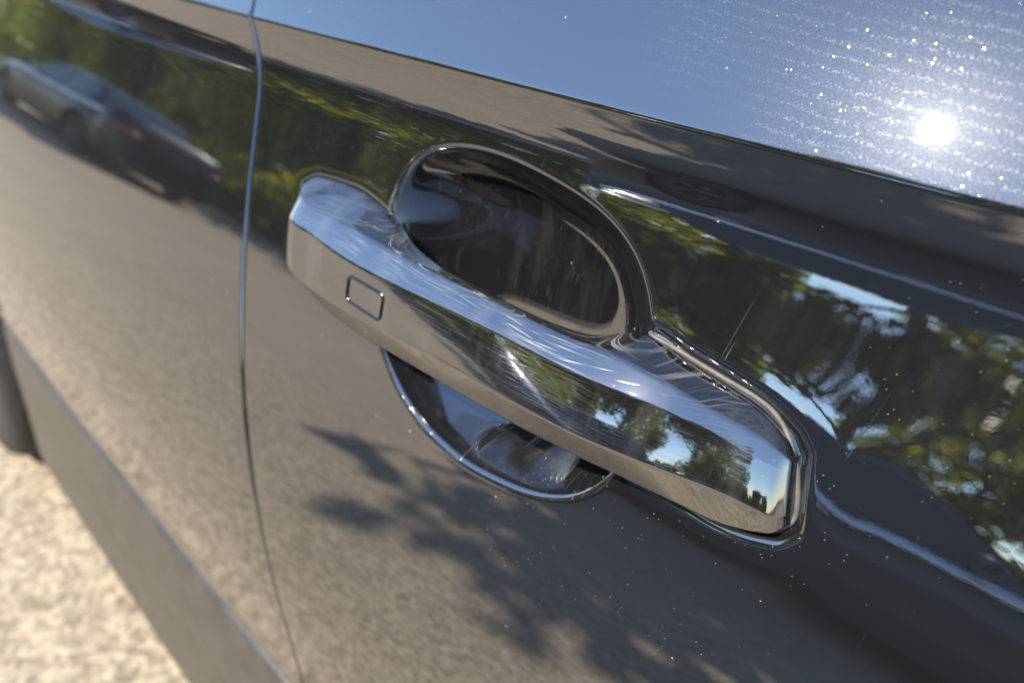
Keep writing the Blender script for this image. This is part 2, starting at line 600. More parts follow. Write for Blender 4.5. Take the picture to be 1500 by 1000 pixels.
# ------------------------------------------------------------------ the black car
sill_z = nonuni([np.linspace(-.79, -.74, 16), np.linspace(-.74, -.52, 20), np.linspace(-.52, ZLO - .006, 10)])
car = empty("black_car", (0, 0, 0))
tag(car, "glossy black car with the scratched door handle filling the photo", "car")
fine = np.linspace(0.008, .40, 510)
ug = nonuni([np.linspace(0, .004, 10), np.linspace(.004, .008, 4), fine, np.linspace(.40, 1.16, 66)])
ug = np.r_[ug, 1.165]
U, Z = np.meshgrid(ug, zgrid, indexing='ij')
X = GX(Z) + U + 0.0014
Yd = door_y(X, Z) + edge_roll(U) + edge_roll(1.165 - U) + edge_roll(Z - ZLO)
P = np.stack([X, Yd, Z + H], -1)
fl = P[:1].copy(); fl[..., 1] += 0.02; fl[..., 0] += .0004
fr = P[-1:].copy(); fr[..., 1] += 0.02
P = np.concatenate([fl, P, fr], 0)
fd = grid_mesh("front_door", P)
vn = np.empty(len(fd.vertices) * 3, np.float32)
fd.vertices.foreach_get("co", vn)
vco = vn.reshape(-1, 3).copy()
fd.vertex_normals.foreach_get("vector", vn)
vnm = vn.reshape(-1, 3).copy()
lv = np.empty(len(fd.loops), np.int32)
fd.loops.foreach_get("vertex_index", lv)
quads = lv.reshape(-1, 4)
qc = vco[quads].mean(1)
inr = cup_r(qc[:, 0], qc[:, 2] - H) < CUPR + .0022


def sub_mesh(name, qs):
    """part of the door sheet, keeping the normals of the whole sheet so that the seam does not show"""
    used, inv = np.unique(qs, return_inverse=True)
    q = inv.reshape(-1, 4)
    me = bpy.data.meshes.new(name)
    me.vertices.add(len(used)); me.vertices.foreach_set("co", vco[used].reshape(-1))
    me.loops.add(q.size); me.loops.foreach_set("vertex_index", q.reshape(-1).astype(np.int32))
    me.polygons.add(len(q))
    me.polygons.foreach_set("loop_start", np.arange(0, q.size, 4, dtype=np.int32))
    me.polygons.foreach_set("loop_total", np.full(len(q), 4, dtype=np.int32))
    me.polygons.foreach_set("use_smooth", [True] * len(q))
    me.update(calc_edges=True)
    me.normals_split_custom_set_from_vertices([tuple(v) for v in vnm[used]])
    return me


front_door = link("front_door", sub_mesh("front_door", quads[~inr]), M_door, car)
recess = link("grip_recess", sub_mesh("grip_recess", quads[inr]), M_cup, car)
bpy.data.meshes.remove(fd)

# rear door with the wheel arch cut into its lower rear corner
WX, WZ, WR = -1.435, 0.345 - H, 0.345
ARCH = WR + 0.045
rear_u = nonuni([np.linspace(0, .004, 10), np.linspace(.004, .3, 110), np.linspace(.3, .76, 110)])
sgrid = (zgrid - zgrid[0]) / (zgrid[-1] - zgrid[0])


def arch_bottom(x):
    dx = x - WX
    zb = np.where(np.abs(dx) < ARCH, WZ + np.sqrt(np.maximum(ARCH ** 2 - dx ** 2, 0)), zgrid[0])
    return np.maximum(zb, zgrid[0])


def side_panel(xcol_of_z, us, sign, name, roll_end=None):
    """columns step away from the shut line; the lower edge follows the arch"""
    cols = []
    for u in us:
        z = zgrid.copy()
        for _ in range(2):
            x = xcol_of_z(z) + sign * u
            zb = arch_bottom(x[0] if False else x)
            lim = zb.max() if np.ptp(zb) == 0 else np.interp(0, [0, 1], [zb[0], zb[0]])
            # squeeze the column above the arch
            zc = np.maximum(zgrid, zb)
            z = zc
        x = xcol_of_z(z) + sign * u
        y = F(x, z) + edge_roll(u) + edge_roll(z - ZLO) * (zb <= ZLO)
        if roll_end is not None:
            y = y + edge_roll(roll_end - u)
        near = np.hypot(x - WX, z - WZ)
        y = y - 0.006 * np.exp(-((near - ARCH) / 0.02) ** 2) * (z < -.3)
        cols.append(np.stack([x, y, z + H], -1))
    P = np.array(cols)
    a = P[:1].copy(); a[..., 1] += 0.02; a[..., 0] -= sign * 0 - 0
    b = P[-1:].copy(); b[..., 1] += 0.02
    return np.concatenate([a, P, b], 0)


link("rear_door", grid_mesh("rear_door", side_panel(lambda z: GX(z) - 0.0013, rear_u, -1, "rear_door", 0.76), flip=True), M_rear, car)
fend_u = nonuni([np.linspace(0, .003, 6), np.linspace(.003, 1.05, 150)])
link("rear_fender", grid_mesh("rear_fender", side_panel(lambda z: GX(z) - 0.0013 - 0.764, fend_u, -1, "rear_fender"), flip=True), M_rear, car)
# front wing ahead of the door
fw_u = nonuni([np.linspace(0, .003, 6), np.linspace(.003, 0.95, 60)])
Uf, Zf = np.meshgrid(fw_u, zgrid, indexing='ij')
Xf = GX(Zf) + 1.172 + Uf
WXF = 1.36
zbf = np.where(np.abs(Xf - WXF) < ARCH, WZ + np.sqrt(np.maximum(ARCH ** 2 - (Xf - WXF) ** 2, 0)), -9)
Zf2 = np.maximum(Zf, zbf)
Xf = GX(Zf2) + 1.172 + Uf
link("front_wing", grid_mesh("front_wing", np.stack([Xf, F(Xf, Zf2) + edge_roll(Uf), Zf2 + H], -1)), M_rear, car)
# sill under the doors, from arch to arch
sx = nonuni([np.linspace(-1.06, -.98, 20), np.linspace(-.98, .99, 90)])
Xs, Zs = np.meshgrid(sx, sill_z, indexing='ij')
zar = WZ + np.sqrt(np.maximum(ARCH ** 2 - (Xs - WX) ** 2, 0))
Zs = np.where(np.abs(Xs - WX) < ARCH, np.maximum(Zs, np.minimum(zar, ZLO - .006)), Zs)
Ys = F(Xs, Zs) - .001 + .35 * edge_roll(ZLO - .006 - Zs)
Ps = np.stack([Xs, Ys, Zs + H], -1)
f1 = Ps[:, -1:].copy(); f1[..., 1] += .02
f2 = f1.copy(); f2[..., 2] += .02
link("sill", grid_mesh("sill", np.concatenate([Ps, f1, f2], 1)), M_sill, car)
# dark pillar behind the shut line
z_ = np.linspace(ZLO - .01, .18, 40)
mb = []
for off in (-0.02, 0.02):
    mb.append(np.stack([GX(z_) + off, F(GX(z_), z_) + 0.018, z_ + H], -1))
link("door_seal", grid_mesh("door_seal", np.array(mb)), M_rubber, car)
# cabin glass, roof and an inner shell so that the car is closed
zt = zgrid[-1]
yb = float(FZ(zt))
xs_ = np.linspace(-1.9, 1.1, 40)


def glass_pt(s):
    return yb + 0.02 + 0.22 * s, zt + H + 0.36 * s


for nm, x0, x1 in (("side_window", -.42 + .02, .74), ("side_window", -1.3, -.46)):
    pts = []
    for s in np.linspace(0, 1, 6):
        y, z = glass_pt(s)
        pts.append([(x0 + (x1 - x0) * q + (-.3 * s * q if x1 > 0 else .1 * s * (1 - q)), y + 0.02 * (q - .5) ** 2, z) for q in np.linspace(0, 1, 8)])
    link(nm, grid_mesh(nm, np.array(pts).transpose(1, 0, 2)), M_glass, car)
rb = MB()
yr, zr = glass_pt(1.0)
prof = [(yb + .03, zt + H - .02), (yb + .034, zt + H + .002), (yr + .014, zr), (yr + .05, zr + .045), (yr + .35, zr + .07), (yr + .72, zr + .07), (yr + 1.02, zr + .045), (yr + 1.06, zr), (yb + 1.57, zt + H), (yb + 1.6, zt + H - .02)]
pts = []
for q in np.linspace(0, 1, 24):
    pts.append([((-1.75 + .25 * max(0, (z - zt - H) / .4)) * (1 - q) + (1.05 - .5 * max(0, (z - zt - H) / .4)) * q, y, z) for y, z in prof])
link("cabin", grid_mesh("cabin", np.array(pts)), M_rear, car)
sh = MB()
sh.box((-.25, .92, .62), (3.6, 1.62, .66))
sh.box((-.3, .95, 1.05), (3.2, 1.5, .3))
sh.build("body_shell", M_black, car, smooth=False)


def wheel(parent, c, r, out=-1, width=.235, name="wheel"):
    w = empty(name, c)
    w.parent = parent
    hw = width / 2
    tb = MB()
    tb.lathe([(r * .66, out * (hw - .012)), (r * .72, out * (hw - .004)), (r * .84, out * hw), (r * .93, out * (hw - .006)), (r * .985, out * (hw - .03)), (r, out * (hw - .06)), (r, -out * (hw - .04)), (r * .95, -out * hw), (r * .6, -out * hw)], 56)
    for i in range(4):
        yy0 = out * (hw - .075 - i * .035)
        tb.lathe([(r + .0005, yy0 + .013), (r + .004, yy0 + .010), (r + .004, yy0 - .010), (r + .0005, yy0 - .013)], 56)
    tb.build("tyre", M_tyre, w)
    rm = MB()
    rm.lathe([(r * .68, out * (hw - .008)), (r * .66, out * (hw - .002)), (r * .62, out * (hw - .012)), (r * .60, out * (hw - .09)), (r * .60, -out * hw)], 48)
    for k in range(5):
        a = 2 * math.pi * k / 5
        for da in (-.13, .13):
            p0 = (r * .12 * math.cos(a), out * (hw - .03), r * .12 * math.sin(a))
            p1 = (r * .63 * math.cos(a + da), out * (hw - .016), r * .63 * math.sin(a + da))
            rm.tube([p0, p1], [.022, .016], 8)
    rm.lathe([(.0, out * (hw - .015)), (r * .14, out * (hw - .018)), (r * .17, out * (hw - .03)), (r * .17, out * (hw - .08))], 24)
    rm.build("rim", M_rim, w)
    dk = MB()
    dk.lathe([(0, out * (hw - .1)), (r * .62, out * (hw - .1))], 32)
    dk.build("brake_disc", M_black, w)
    return w


wheel(car, (WX - .145, 0.105, WZ + H), WR)
wheel(car, (WXF, 0.135 + 0.06, WZ + H), WR)
for wx in (WX, WXF):
    wl = MB()
    n = 30
    v = []; f = []
    for i in range(n + 1):
        a = math.pi * i / n
        for yq in (0.02, 0.36):
            v.append((wx + (ARCH - .004) * math.cos(a), yq, WZ + H + (ARCH - .004) * math.sin(a)))
    for i in range(n):
        f.append((2 * i, 2 * i + 1, 2 * i + 3, 2 * i + 2))
    wl.add(v, f)
    wl.build("arch_liner", M_black, car)

# ------------------------------------------------------------------ door handle
handle = empty("door_handle", (0, 0, 0))
handle.parent = car
free = 1 / (1 + np.exp(-(hx + .232) / .004)) * 1 / (1 + np.exp((hx + .113) / .004))   # 1 where the bar is free of the door
ring = []
for i, x in enumerate(hx):
    q = {k: np.array([HY[k][i], HZ[k][i]]) for k in LZ}
    fr_ = free[i]
    yi = max(q['T0'][0], q['B0'][0])
    r1 = np.array([q['T0'][0] + .006 * (1 - fr_) + .004 * fr_, q['T0'][1] - .007 * fr_ - .001])
    r0 = np.array([q['B0'][0] + (.004 + HP['B0'][i]) * (1 - fr_) + .013 * fr_, q['B0'][1] + .006 * fr_ + .001])
    poly = [q['T0'], q['T1'], q['T2'], q['B1'], q['B0'], r0, r1]
    e = min(1.0, min(x - HX0, HX1 - x) / .012)
    rad = [.0010 + .0016 * fr_, .0012 + .0014 * fr_, .0009, .0010, .0014, .002, .002]
    pts = []
    nP = len(poly)
    for j in range(nP):
        p, a, b = poly[j], poly[j - 1], poly[(j + 1) % nP]
        la, lb = np.linalg.norm(a - p), np.linalg.norm(b - p)
        r_ = rad[j] * (.3 + .7 * e)
        sa, sb = min(r_, la * .45) / max(la, 1e-9), min(r_, lb * .45) / max(lb, 1e-9)
        A, B = p + (a - p) * sa, p + (b - p) * sb
        for t in np.linspace(0, 1, 6):
            pts.append((1 - t) ** 2 * A + 2 * t * (1 - t) * p + t * t * B)
        if j in (0, 1, 2, 3):
            nxt = poly[(j + 1) % nP]
            ln_ = np.linalg.norm(nxt - p)
            s2 = min(rad[(j + 1) % nP] * (.3 + .7 * e), ln_ * .45) / max(ln_, 1e-9)
            e1, e2 = B, nxt + (p - nxt) * s2
            ns = 6 if j == 2 else 4
            # the broad front face is very slightly crowned
            dirn = np.array([(nxt - p)[1], -(nxt - p)[0]]); dirn /= max(np.linalg.norm(dirn), 1e-9)
            for t in np.r_[.04, np.linspace(.15, .85, ns), .96]:
                cr = (.00022 if j == 2 else .00005) * 4 * t * (1 - t)
                pts.append(e1 + (e2 - e1) * t + dirn * cr)
    rmp = np.clip((x + .075) / (HX1 + .075), 0, 1) ** 2
    ring.append([(x + .30 * rmp * (-.1425 - p[1]), p[0], p[1] + H) for p in pts])
hp = np.array(ring)
# the ends turn in to meet the door skin
for k, dx in ((0, -.0006), (-1, .0006)):
    e_ = hp[k].copy()
    e_[:, 0] += dx
    e_[:, 1] = np.maximum(e_[:, 1], F(hp[k][:, 0], hp[k][:, 2] - H) + .003)
    hp = np.concatenate([e_[None], hp], 0) if k == 0 else np.concatenate([hp, e_[None]], 0)

# sensor pad: a shallow rounded field sunk into the front face
SX0, SX1 = -.2375, -.2115
SZ0, SZ1 = -.1470, -.1345


def rrect_sd(x, z):
    cx, cz = (SX0 + SX1) / 2, (SZ0 + SZ1) / 2
    hw_, hh_, rr = (SX1 - SX0) / 2, (SZ1 - SZ0) / 2, .0035
    qx, qz = np.abs(x - cx) - hw_ + rr, np.abs(z - cz) - hh_ + rr
    return np.hypot(np.maximum(qx, 0), np.maximum(qz, 0)) + np.minimum(np.maximum(qx, qz), 0) - rr


hm = grid_mesh("grip_bar", hp, close_v=True, flip=False)
grip = link("grip_bar", hm, M_handle, handle)
war = hm.attributes.new("wear", 'FLOAT', 'POINT')
nv_ = hp.shape[1]
u_ = np.arange(nv_)
prof_w = np.interp(u_, [0, 6, 11, 18, 24, 30, 36, nv_], [.5, .9, 1, 1, .55, .35, .2, .2])
along = np.interp(hp[:, 0, 0], [-.31, -.27, -.22, -.12, -.08, -.05], [.25, .5, 1, 1, .6, .2])
war.data.foreach_set("value", (along[:, None] * prof_w[None, :]).reshape(-1).astype(np.float32))
wn = grip.modifiers.new("weighted", 'WEIGHTED_NORMAL')
wn.mode = 'FACE_AREA'
wn.weight = 60
wn.keep_sharp = False
# end caps of the loft
hb = MB()
# gasket round the handle foot
ga = MB()
gpx = [(948, 490), (985, 513), (1015, 533), (1045, 551), (1075, 569), (1103, 586), (1126, 604), (1143, 626), (1154, 647), (1161, 668), (1164, 692), (1164, 720), (1163, 748), (1160, 764), (1152, 773), (1138, 777), (1118, 779)]
pth = np.array([hit(*p) for p in gpx])
for _ in range(3):                                        # corner cutting
    pth = np.concatenate([pth[:1], np.stack([.75 * pth[:-1] + .25 * pth[1:], .25 * pth[:-1] + .75 * pth[1:]], 1).reshape(-1, 2), pth[-1:]])
gy = door_y(pth[:, 0], pth[:, 1])
pp = [(x, y - .0004, z + H) for (x, z), y in zip(pth, gy)]
ga.tube(pp, .0009, 8)
ga.build("gasket", M_gasket, handle)
gl = MB()
pth = [(hx[i], HZ['B0'][i] - .001) for i in range(len(hx)) if hx[i] < -.255][::-1] + [(hx[i], HZ['T0'][i] + .001) for i in range(len(hx)) if hx[i] < -.245]
pp = [(x, float(F(np.array(x), np.array(z))) + .0008, z + H) for x, z in pth]
gl.tube(pp, .0008, 8)
gl.build("gasket", M_rubber, handle)
# sensor pad frame: groove outline laid on the face
fx = np.interp


def face_y(x, z):
    """y of the front face (between T2 and B1) at x, z"""
    a = np.interp(x, hx, HY['T2']); b = np.interp(x, hx, HY['B1'])
    za = np.interp(x, hx, HZ['T2']); zb = np.interp(x, hx, HZ['B1'])
    t = (z - za) / (zb - za)
    return a + (b - a) * t - .00022 * 4 * t * (1 - t)


def rrect(cx, cz, hw_, hh_, rr, n=6):
    o = []
    for sx, sz, a0 in ((1, 1, 0), (-1, 1, 90), (-1, -1, 180), (1, -1, 270)):
        for k in range(n + 1):
            a = R(a0 + 90 * k / n)
            o.append((cx + sx * (hw_ - rr) + rr * math.cos(a), cz + sz * (hh_ - rr) + rr * math.sin(a)))
    return o


cx, cz = (SX0 + SX1) / 2, (SZ0 + SZ1) / 2
prof = [(0.0003, .0008), (-.0003, -.0002), (-.0009, -.0002), (-.0015, .0010)]
rows_ = []
for ins, dep in prof:
    loop = rrect(cx, cz, (SX1 - SX0) / 2 + ins, (SZ1 - SZ0) / 2 + ins, .0030 + ins)
    rows_.append([(x, float(face_y(x, z)) + dep - .0006, z + H) for x, z in loop])
pad_me = grid_mesh("sensor_pad", np.array(rows_), close_v=True)
link("sensor_pad", pad_me, simple("pad_edge", (0.006, 0.006, 0.006), 0.18, ior=1.6), handle)

# ------------------------------------------------------------------ ground
def ground_mat():
    mt, t, p, o = new_mat("pale_asphalt")
    tc = N(t, "ShaderNodeTexCoord")
    vec = tc.outputs["Object"]
    n1 = N(t, "ShaderNodeTexNoise", Scale=55.0, Detail=5.0, Roughness=0.7)
    v1 = N(t, "ShaderNodeTexVoronoi", Scale=95.0)
    n2 = N(t, "ShaderNodeTexNoise", Scale=0.8, Detail=4.0)
    for q in (n1, v1, n2):
        t.links.new(vec, q.inputs["Vector"])
    sep = N(t, "ShaderNodeSeparateColor")
    t.links.new(v1.outputs["Color"], sep.inputs[0])
    s = math_node(t, 'ADD', math_node(t, 'MULTIPLY', n1.outputs["Fac"], 0.55), math_node(t, 'MULTIPLY', sep.outputs[0], 0.45))
    s = math_node(t, 'ADD', math_node(t, 'MULTIPLY', s, 0.85), math_node(t, 'MULTIPLY', n2.outputs["Fac"], 0.15))
    rm = N(t, "ShaderNodeValToRGB")
    e = rm.color_ramp.elements
    e[0].position = 0.28; e[0].color = (0.15, 0.114, 0.074, 1)
    e[1].position = 0.72; e[1].color = (0.43, 0.355, 0.25, 1)
    mid = e.new(0.5); mid.color = (0.285, 0.225, 0.15, 1)
    t.links.new(s, rm.inputs[0])
    t.links.new(rm.outputs[0], p.inputs["Base Color"])
    p.inputs["Roughness"].default_value = 0.9
    b = N(t, "ShaderNodeBump", Strength=0.6, Distance=0.006)
    t.links.new(s, b.inputs["Height"])
    t.links.new(b.outputs[0], p.inputs["Normal"])
    return mt


M_ground = ground_mat()
g = mesh("road", [(-400, -6.2, 0), (400, -6.2, 0), (400, 300, 0), (-400, 300, 0)], [(0, 1, 2, 3)])
tag(link("road", g, M_ground, smooth=False), kind='structure')


def grass_mat():
    mt, t, p, o = new_mat("verge_grass")
    tc = N(t, "ShaderNodeTexCoord")
    n1 = N(t, "ShaderNodeTexNoise", Scale=3.0, Detail=8.0, Roughness=0.75)
    t.links.new(tc.outputs["Object"], n1.inputs["Vector"])
    rm = N(t, "ShaderNodeValToRGB")
    e = rm.color_ramp.elements
    e[0].position = 0.3; e[0].color = (0.035, 0.055, 0.012, 1)
    e[1].position = 0.7; e[1].color = (0.12, 0.135, 0.035, 1)
    t.links.new(n1.outputs["Fac"], rm.inputs[0])
    t.links.new(rm.outputs[0], p.inputs["Base Color"])
    p.inputs["Roughness"].default_value = 0.9
    b = N(t, "ShaderNodeBump", Strength=1.0, Distance=0.05)
    t.links.new(n1.outputs["Fac"], b.inputs["Height"])
    t.links.new(b.outputs[0], p.inputs["Normal"])
    return mt


g = mesh("ground", [(-400, -500, .1), (400, -500, .1), (400, -6.32, .1), (-400, -6.32, .1), (400, -6.32, -.05), (-400, -6.32, -.05)], [(0, 1, 2, 3), (3, 2, 4, 5)])
tag(link("ground", g, grass_mat(), smooth=False), kind='structure')
kb = MB()
kb.box((0, -6.26, .04), (800, .13, .16))
tag(kb.build("kerb", simple("kerb_stone", (0.3, 0.28, 0.25), 0.85, noise=20.0), smooth=False), kind='structure')

# ------------------------------------------------------------------ parked cars across the road
def dark_paint(name, col):
    return simple(name, col, 0.33, metal=0.4, ior=1.45, coat=0.35)


def build_car(name, loc, rz, mat, label, L=4.6, Wd=1.8, Ht=1.43, belt=.93):
    """a four-door saloon, nose at +x, standing on z = 0"""
    root = empty(name, loc, rz)
    tag(root, label, "car")
    hl, hw = L / 2, Wd / 2
    wb = (hl - .86, -hl + .98)
    wr = .325
    ar = wr + .05

    def top(s):   # height of the lower body along x
        return float(cspline([-hl, -hl + .08, -hl + .5, -hl + 1.1, 0, hl - 1.5, hl - 1.0, hl - .3, hl - .06, hl], [.62, .93, .98, .96, belt, belt - .0, .90, .80, .70, .52], np.array([s]))[0])

    def half(s):
        return float(cspline([-hl, -hl + .12, -hl + .6, 0, hl - .8, hl - .15, hl], [.66 * hw, .86 * hw, .985 * hw, hw, .985 * hw, .84 * hw, .62 * hw], np.array([s]))[0])

    st = np.unique(np.r_[np.linspace(-hl, hl, 60), [w + d * ar for w in wb for d in np.linspace(-1.02, 1.02, 25)]])
    P = []
    for s in st:
        w, zt_ = half(s), top(s)
        z0 = .20
        for c in wb:
            if abs(s - c) < ar:
                z0 = max(z0, wr + math.sqrt(ar * ar - (s - c) ** 2))
        zl = [z0, max(z0, .30), max(z0 + .01, .45), max(z0 + .02, .62), max(z0 + .03, zt_ - .125), zt_ - .035]
        wl_ = [w * .955, w * .985, w * 1.0, w * .998, w * .985, w * .90]
        sec = [(s, -a, min(b, zt_ - .04 + .002 * k)) for k, (a, b) in enumerate(zip(wl_, zl))]
        sec += [(s, -w * .84, zt_), (s, -w * .45, zt_ + .025), (s, 0, zt_ + .03)]
        sec += [(a, -b, c) for a, b, c in sec[-2::-1]]
        P.append(sec)
    link("body", grid_mesh("body", np.array(P)), mat, root)
    for k in (0, -1):
        en = MB()
        en.add(P[k], [tuple(range(len(P[k])))])
        en.build("bumper", mat, root, smooth=False)
    ub = MB(); ub.box((0, 0, .42), (L * .94, Wd * .80, .44)); ub.build("underbody", M_black, root, smooth=False)
    # greenhouse
    gx = [hl - 1.32, hl - 2.05, hl - 2.9, hl - 3.45, -hl + .62]
    gh = [.02, .97, 1.0, .93, .04]
    q = np.linspace(0, 1, 40)
    xs2 = np.interp(q, np.linspace(0, 1, 5), gx)

    def roof_h(x):
        return belt - .02 + (Ht - belt) * float(cspline(gx[::-1], gh[::-1], np.array([x]))[0])

    P = []
    for x in xs2:
        h_ = roof_h(x)
        k = (h_ - belt) / (Ht - belt)
        wb_ = half(x) * .90
        wt = wb_ - .20 * max(k, 0)
        sec = [(x, -wb_, belt - .06), (x, -wb_ + .01, min(belt + .01, h_)), (x, -wt - .03 * k, h_ - .05 * max(k, 0)), (x, -wt + .06, h_), (x, 0, h_ + .02)]
        sec += [(a, -b, c) for a, b, c in sec[-2::-1]]
        P.append(sec)
    link("roof", grid_mesh("roof", np.array(P)), mat, root)
    # panes, 4 mm outside the greenhouse
    for sd in (-1, 1):
        for x0, x1 in ((hl - 1.62, hl - 2.55), (hl - 2.63, -hl + .95)):
            pp = []
            for a in np.linspace(0, 1, 10):
                x = x0 + (x1 - x0) * a
                h_ = roof_h(x); k = max(0, (h_ - belt) / (Ht - belt))
                wb_ = half(x) * .90; wt = wb_ - .20 * k
                lo = np.array([x, sd * (wb_ - .006 + .012), belt + .02])
                hi = np.array([x, sd * (wt + .03 * k + .010), max(belt + .03, h_ - .05 * k - .02)])
                pp.append([lo + (hi - lo) * b for b in np.linspace(0, 1, 5)])
            link("window", grid_mesh("window", np.array(pp), flip=(sd > 0)), M_glass, root)
        # added metal strip standing in for the sky highlight on the shoulder; mirror, handles
        strip = []
        for x in np.linspace(hl - .55, -hl + .35, 40):
            w_, zt_ = half(x), top(x)
            a = np.array([w_ * .988 + .004, zt_ - .085]); b = np.array([w_ * .860, zt_ + .006])
            strip.append([(x, sd * p[0], p[1]) for p in (a + [-.006, -.004], a, a + (b - a) * .5 + [.004, .004], b, b + [-.008, .0])])
        link("shoulder_highlight", grid_mesh("shoulder_highlight", np.array(strip)), M_highlight, root)
        mr = MB()
        v = []
        cxm = hl - 1.62
        for a in np.linspace(0, 1, 7):
            r_ = math.sin(math.pi * (.12 + .8 * a)) ** .6
            v.append([(cxm + .05 * a - .02 + .085 * r_ * math.cos(w) * .8, sd * (hw * .93 + .02 + .2 * a), belt + .075 + .07 * r_ * math.sin(w)) for w in np.linspace(0, 2 * math.pi, 14, endpoint=False)])
        link("mirror", grid_mesh("mirror", np.array(v), close_v=True), mat, root)
        for xh in (hl - 2.35, hl - 3.35):
            hd = MB(); hd.tube([(xh - .1, sd * (hw * .985 + .0), .80), (xh - .07, sd * (hw * .985 + .03), .805), (xh + .07, sd * (hw * .985 + .03), .805), (xh + .1, sd * (hw * .985), .80)], .014, 6)
            hd.build("handle", M_chrome, root)
        for c in wb:
            wheel(root, (c, sd * (hw - .115), wr), wr, out=sd, width=.21)
        tl = MB(); tl.tube([(-hl + .02, sd * hw * .56, .80), (-hl + .06, sd * hw * .78, .81), (-hl + .22, sd * hw * .93, .83)], [.06, .075, .05], 10); tl.build("tail_lamp", M_red, root)
        hlp = MB(); hlp.tube([(hl - .06, sd * hw * .50, .60), (hl - .13, sd * hw * .74, .63), (hl - .35, sd * hw * .90, .68)], [.05, .07, .045], 10); hlp.build("headlamp", M_white, root)
        for xd in (hl - 1.5, hl - 2.59, hl - 3.72):
            ln = MB()
            ln.tube([(xd, sd * (half(xd) * .985 + .001), .34), (xd, sd * (half(xd) * 1.0), .6), (xd, sd * (half(xd) * .94), belt - .04)], .004, 4)
            ln.build("shut_line", M_rubber, root)
    # windscreen and rear screen
    for nm, xa, xb in (("windscreen", hl - 1.36, hl - 1.95), ("rear_screen", -hl + .70, hl - 3.38)):
        pp = []
        for a in np.linspace(0, 1, 8):
            x = xa + (xb - xa) * a
            h_ = roof_h(x); k = max(0, (h_ - belt) / (Ht - belt)); wt = half(x) * .9 - .2 * k - .02
            pp.append([(x, wt * b, h_ + .012 + .02 * (1 - b * b)) for b in np.linspace(-1, 1, 9)])
        link(nm, grid_mesh(nm, np.array(pp)), M_glass, root)
    return root


build_car("parked_sedan", (-0.48, -4.45, 0), 0, dark_paint("sedan_paint", (0.06, 0.065, 0.075)),
          "black sedan mirrored in the door to the right of the handle")
build_car("parked_sedan", (-11.1, -3.85, 0), math.pi - .1, dark_paint("grey_paint", (0.022, 0.027, 0.027)),
          "dark grey car mirrored at the upper left of the shut line")

# ------------------------------------------------------------------ trees
rng = np.random.default_rng(7)


def leaf_mat(name, c, tr):
    mt, t, p, o = new_mat(name)
    oi = N(t, "ShaderNodeNewGeometry")
    rm = N(t, "ShaderNodeValToRGB")
    rm.color_ramp.elements[0].color = (c[0] * .6, c[1] * .65, c[2] * .7, 1)
    rm.color_ramp.elements[1].color = (c[0] * 1.45, c[1] * 1.3, c[2], 1)
    t.links.new(oi.outputs["Random Per Island"], rm.inputs[0])
    d = N(t, "ShaderNodeBsdfDiffuse"); tl = N(t, "ShaderNodeBsdfTranslucent")
    hs = N(t, "ShaderNodeHueSaturation", Value=2.1, Saturation=1.1)
    t.links.new(rm.outputs[0], hs.inputs["Color"])
    t.links.new(rm.outputs[0], d.inputs[0]); t.links.new(hs.outputs[0], tl.inputs[0])
    mx = N(t, "ShaderNodeMixShader"); mx.inputs[0].default_value = tr
    gl_ = N(t, "ShaderNodeBsdfGlossy"); gl_.inputs["Roughness"].default_value = .35
    mx2 = N(t, "ShaderNodeMixShader"); mx2.inputs[0].default_value = .05
    t.links.new(d.outputs[0], mx.inputs[1]); t.links.new(tl.outputs[0], mx.inputs[2])
    t.links.new(mx.outputs[0], mx2.inputs[1]); t.links.new(gl_.outputs[0], mx2.inputs[2])
    t.links.new(mx2.outputs[0], o.inputs[0])
    return mt


M_leaf = [leaf_mat("leaf_bright", (0.17, 0.185, 0.024), .62), leaf_mat("leaf_dark", (0.10, 0.12, 0.024), .6), leaf_mat("leaf_hedge", (0.18, 0.19, 0.022), .62), leaf_mat("leaf_dense", (0.12, 0.13, 0.055), .55)]
M_bark = simple("bark", (0.09, 0.07, 0.05), 0.9, noise=12.0, bump=0.6)


def crown_mesh(name, rad, hgt, nleaf, ls, clumps=26, seed=0):
    """leaf quads in clumps spread through an ellipsoid standing on z = 0"""
    r = np.random.default_rng(seed)
    cc = r.normal(size=(clumps, 3)); cc /= np.linalg.norm(cc, axis=1)[:, None]
    cc *= (r.random((clumps, 1)) ** .45) * np.array([rad, rad, hgt / 2]) * .86
    cs = rad * r.uniform(.22, .42, clumps)
    w = r.integers(0, clumps, nleaf)
    off = r.normal(size=(nleaf, 3)); off /= np.linalg.norm(off, axis=1)[:, None]
    off *= (r.random((nleaf, 1)) ** .5) * cs[w][:, None]
    c = cc[w] + off + np.array([0, 0, hgt / 2])
    c[:, 2] = np.maximum(c[:, 2], .02)
    a = r.normal(size=(nleaf, 3)); a /= np.linalg.norm(a, axis=1)[:, None]
    b = np.cross(a, r.normal(size=(nleaf, 3))); b /= np.linalg.norm(b, axis=1)[:, None]
    s = ls * r.uniform(.6, 1.3, (nleaf, 1))
    a = a * s; b = b * s * .55
    V = np.stack([c - a, c + b, c + a, c - b], 1)
    me = grid_from_quads(name, V)
    return me


def grid_from_quads(name, V):
    n = len(V)
    me = bpy.data.meshes.new(name)
    me.vertices.add(4 * n); me.vertices.foreach_set("co", V.reshape(-1).astype(np.float32))
    me.loops.add(4 * n); me.loops.foreach_set("vertex_index", np.arange(4 * n, dtype=np.int32))
    me.polygons.add(n)
    me.polygons.foreach_set("loop_start", np.arange(0, 4 * n, 4, dtype=np.int32))
    me.polygons.foreach_set("loop_total", np.full(n, 4, dtype=np.int32))
    me.update(calc_edges=True)
    return me


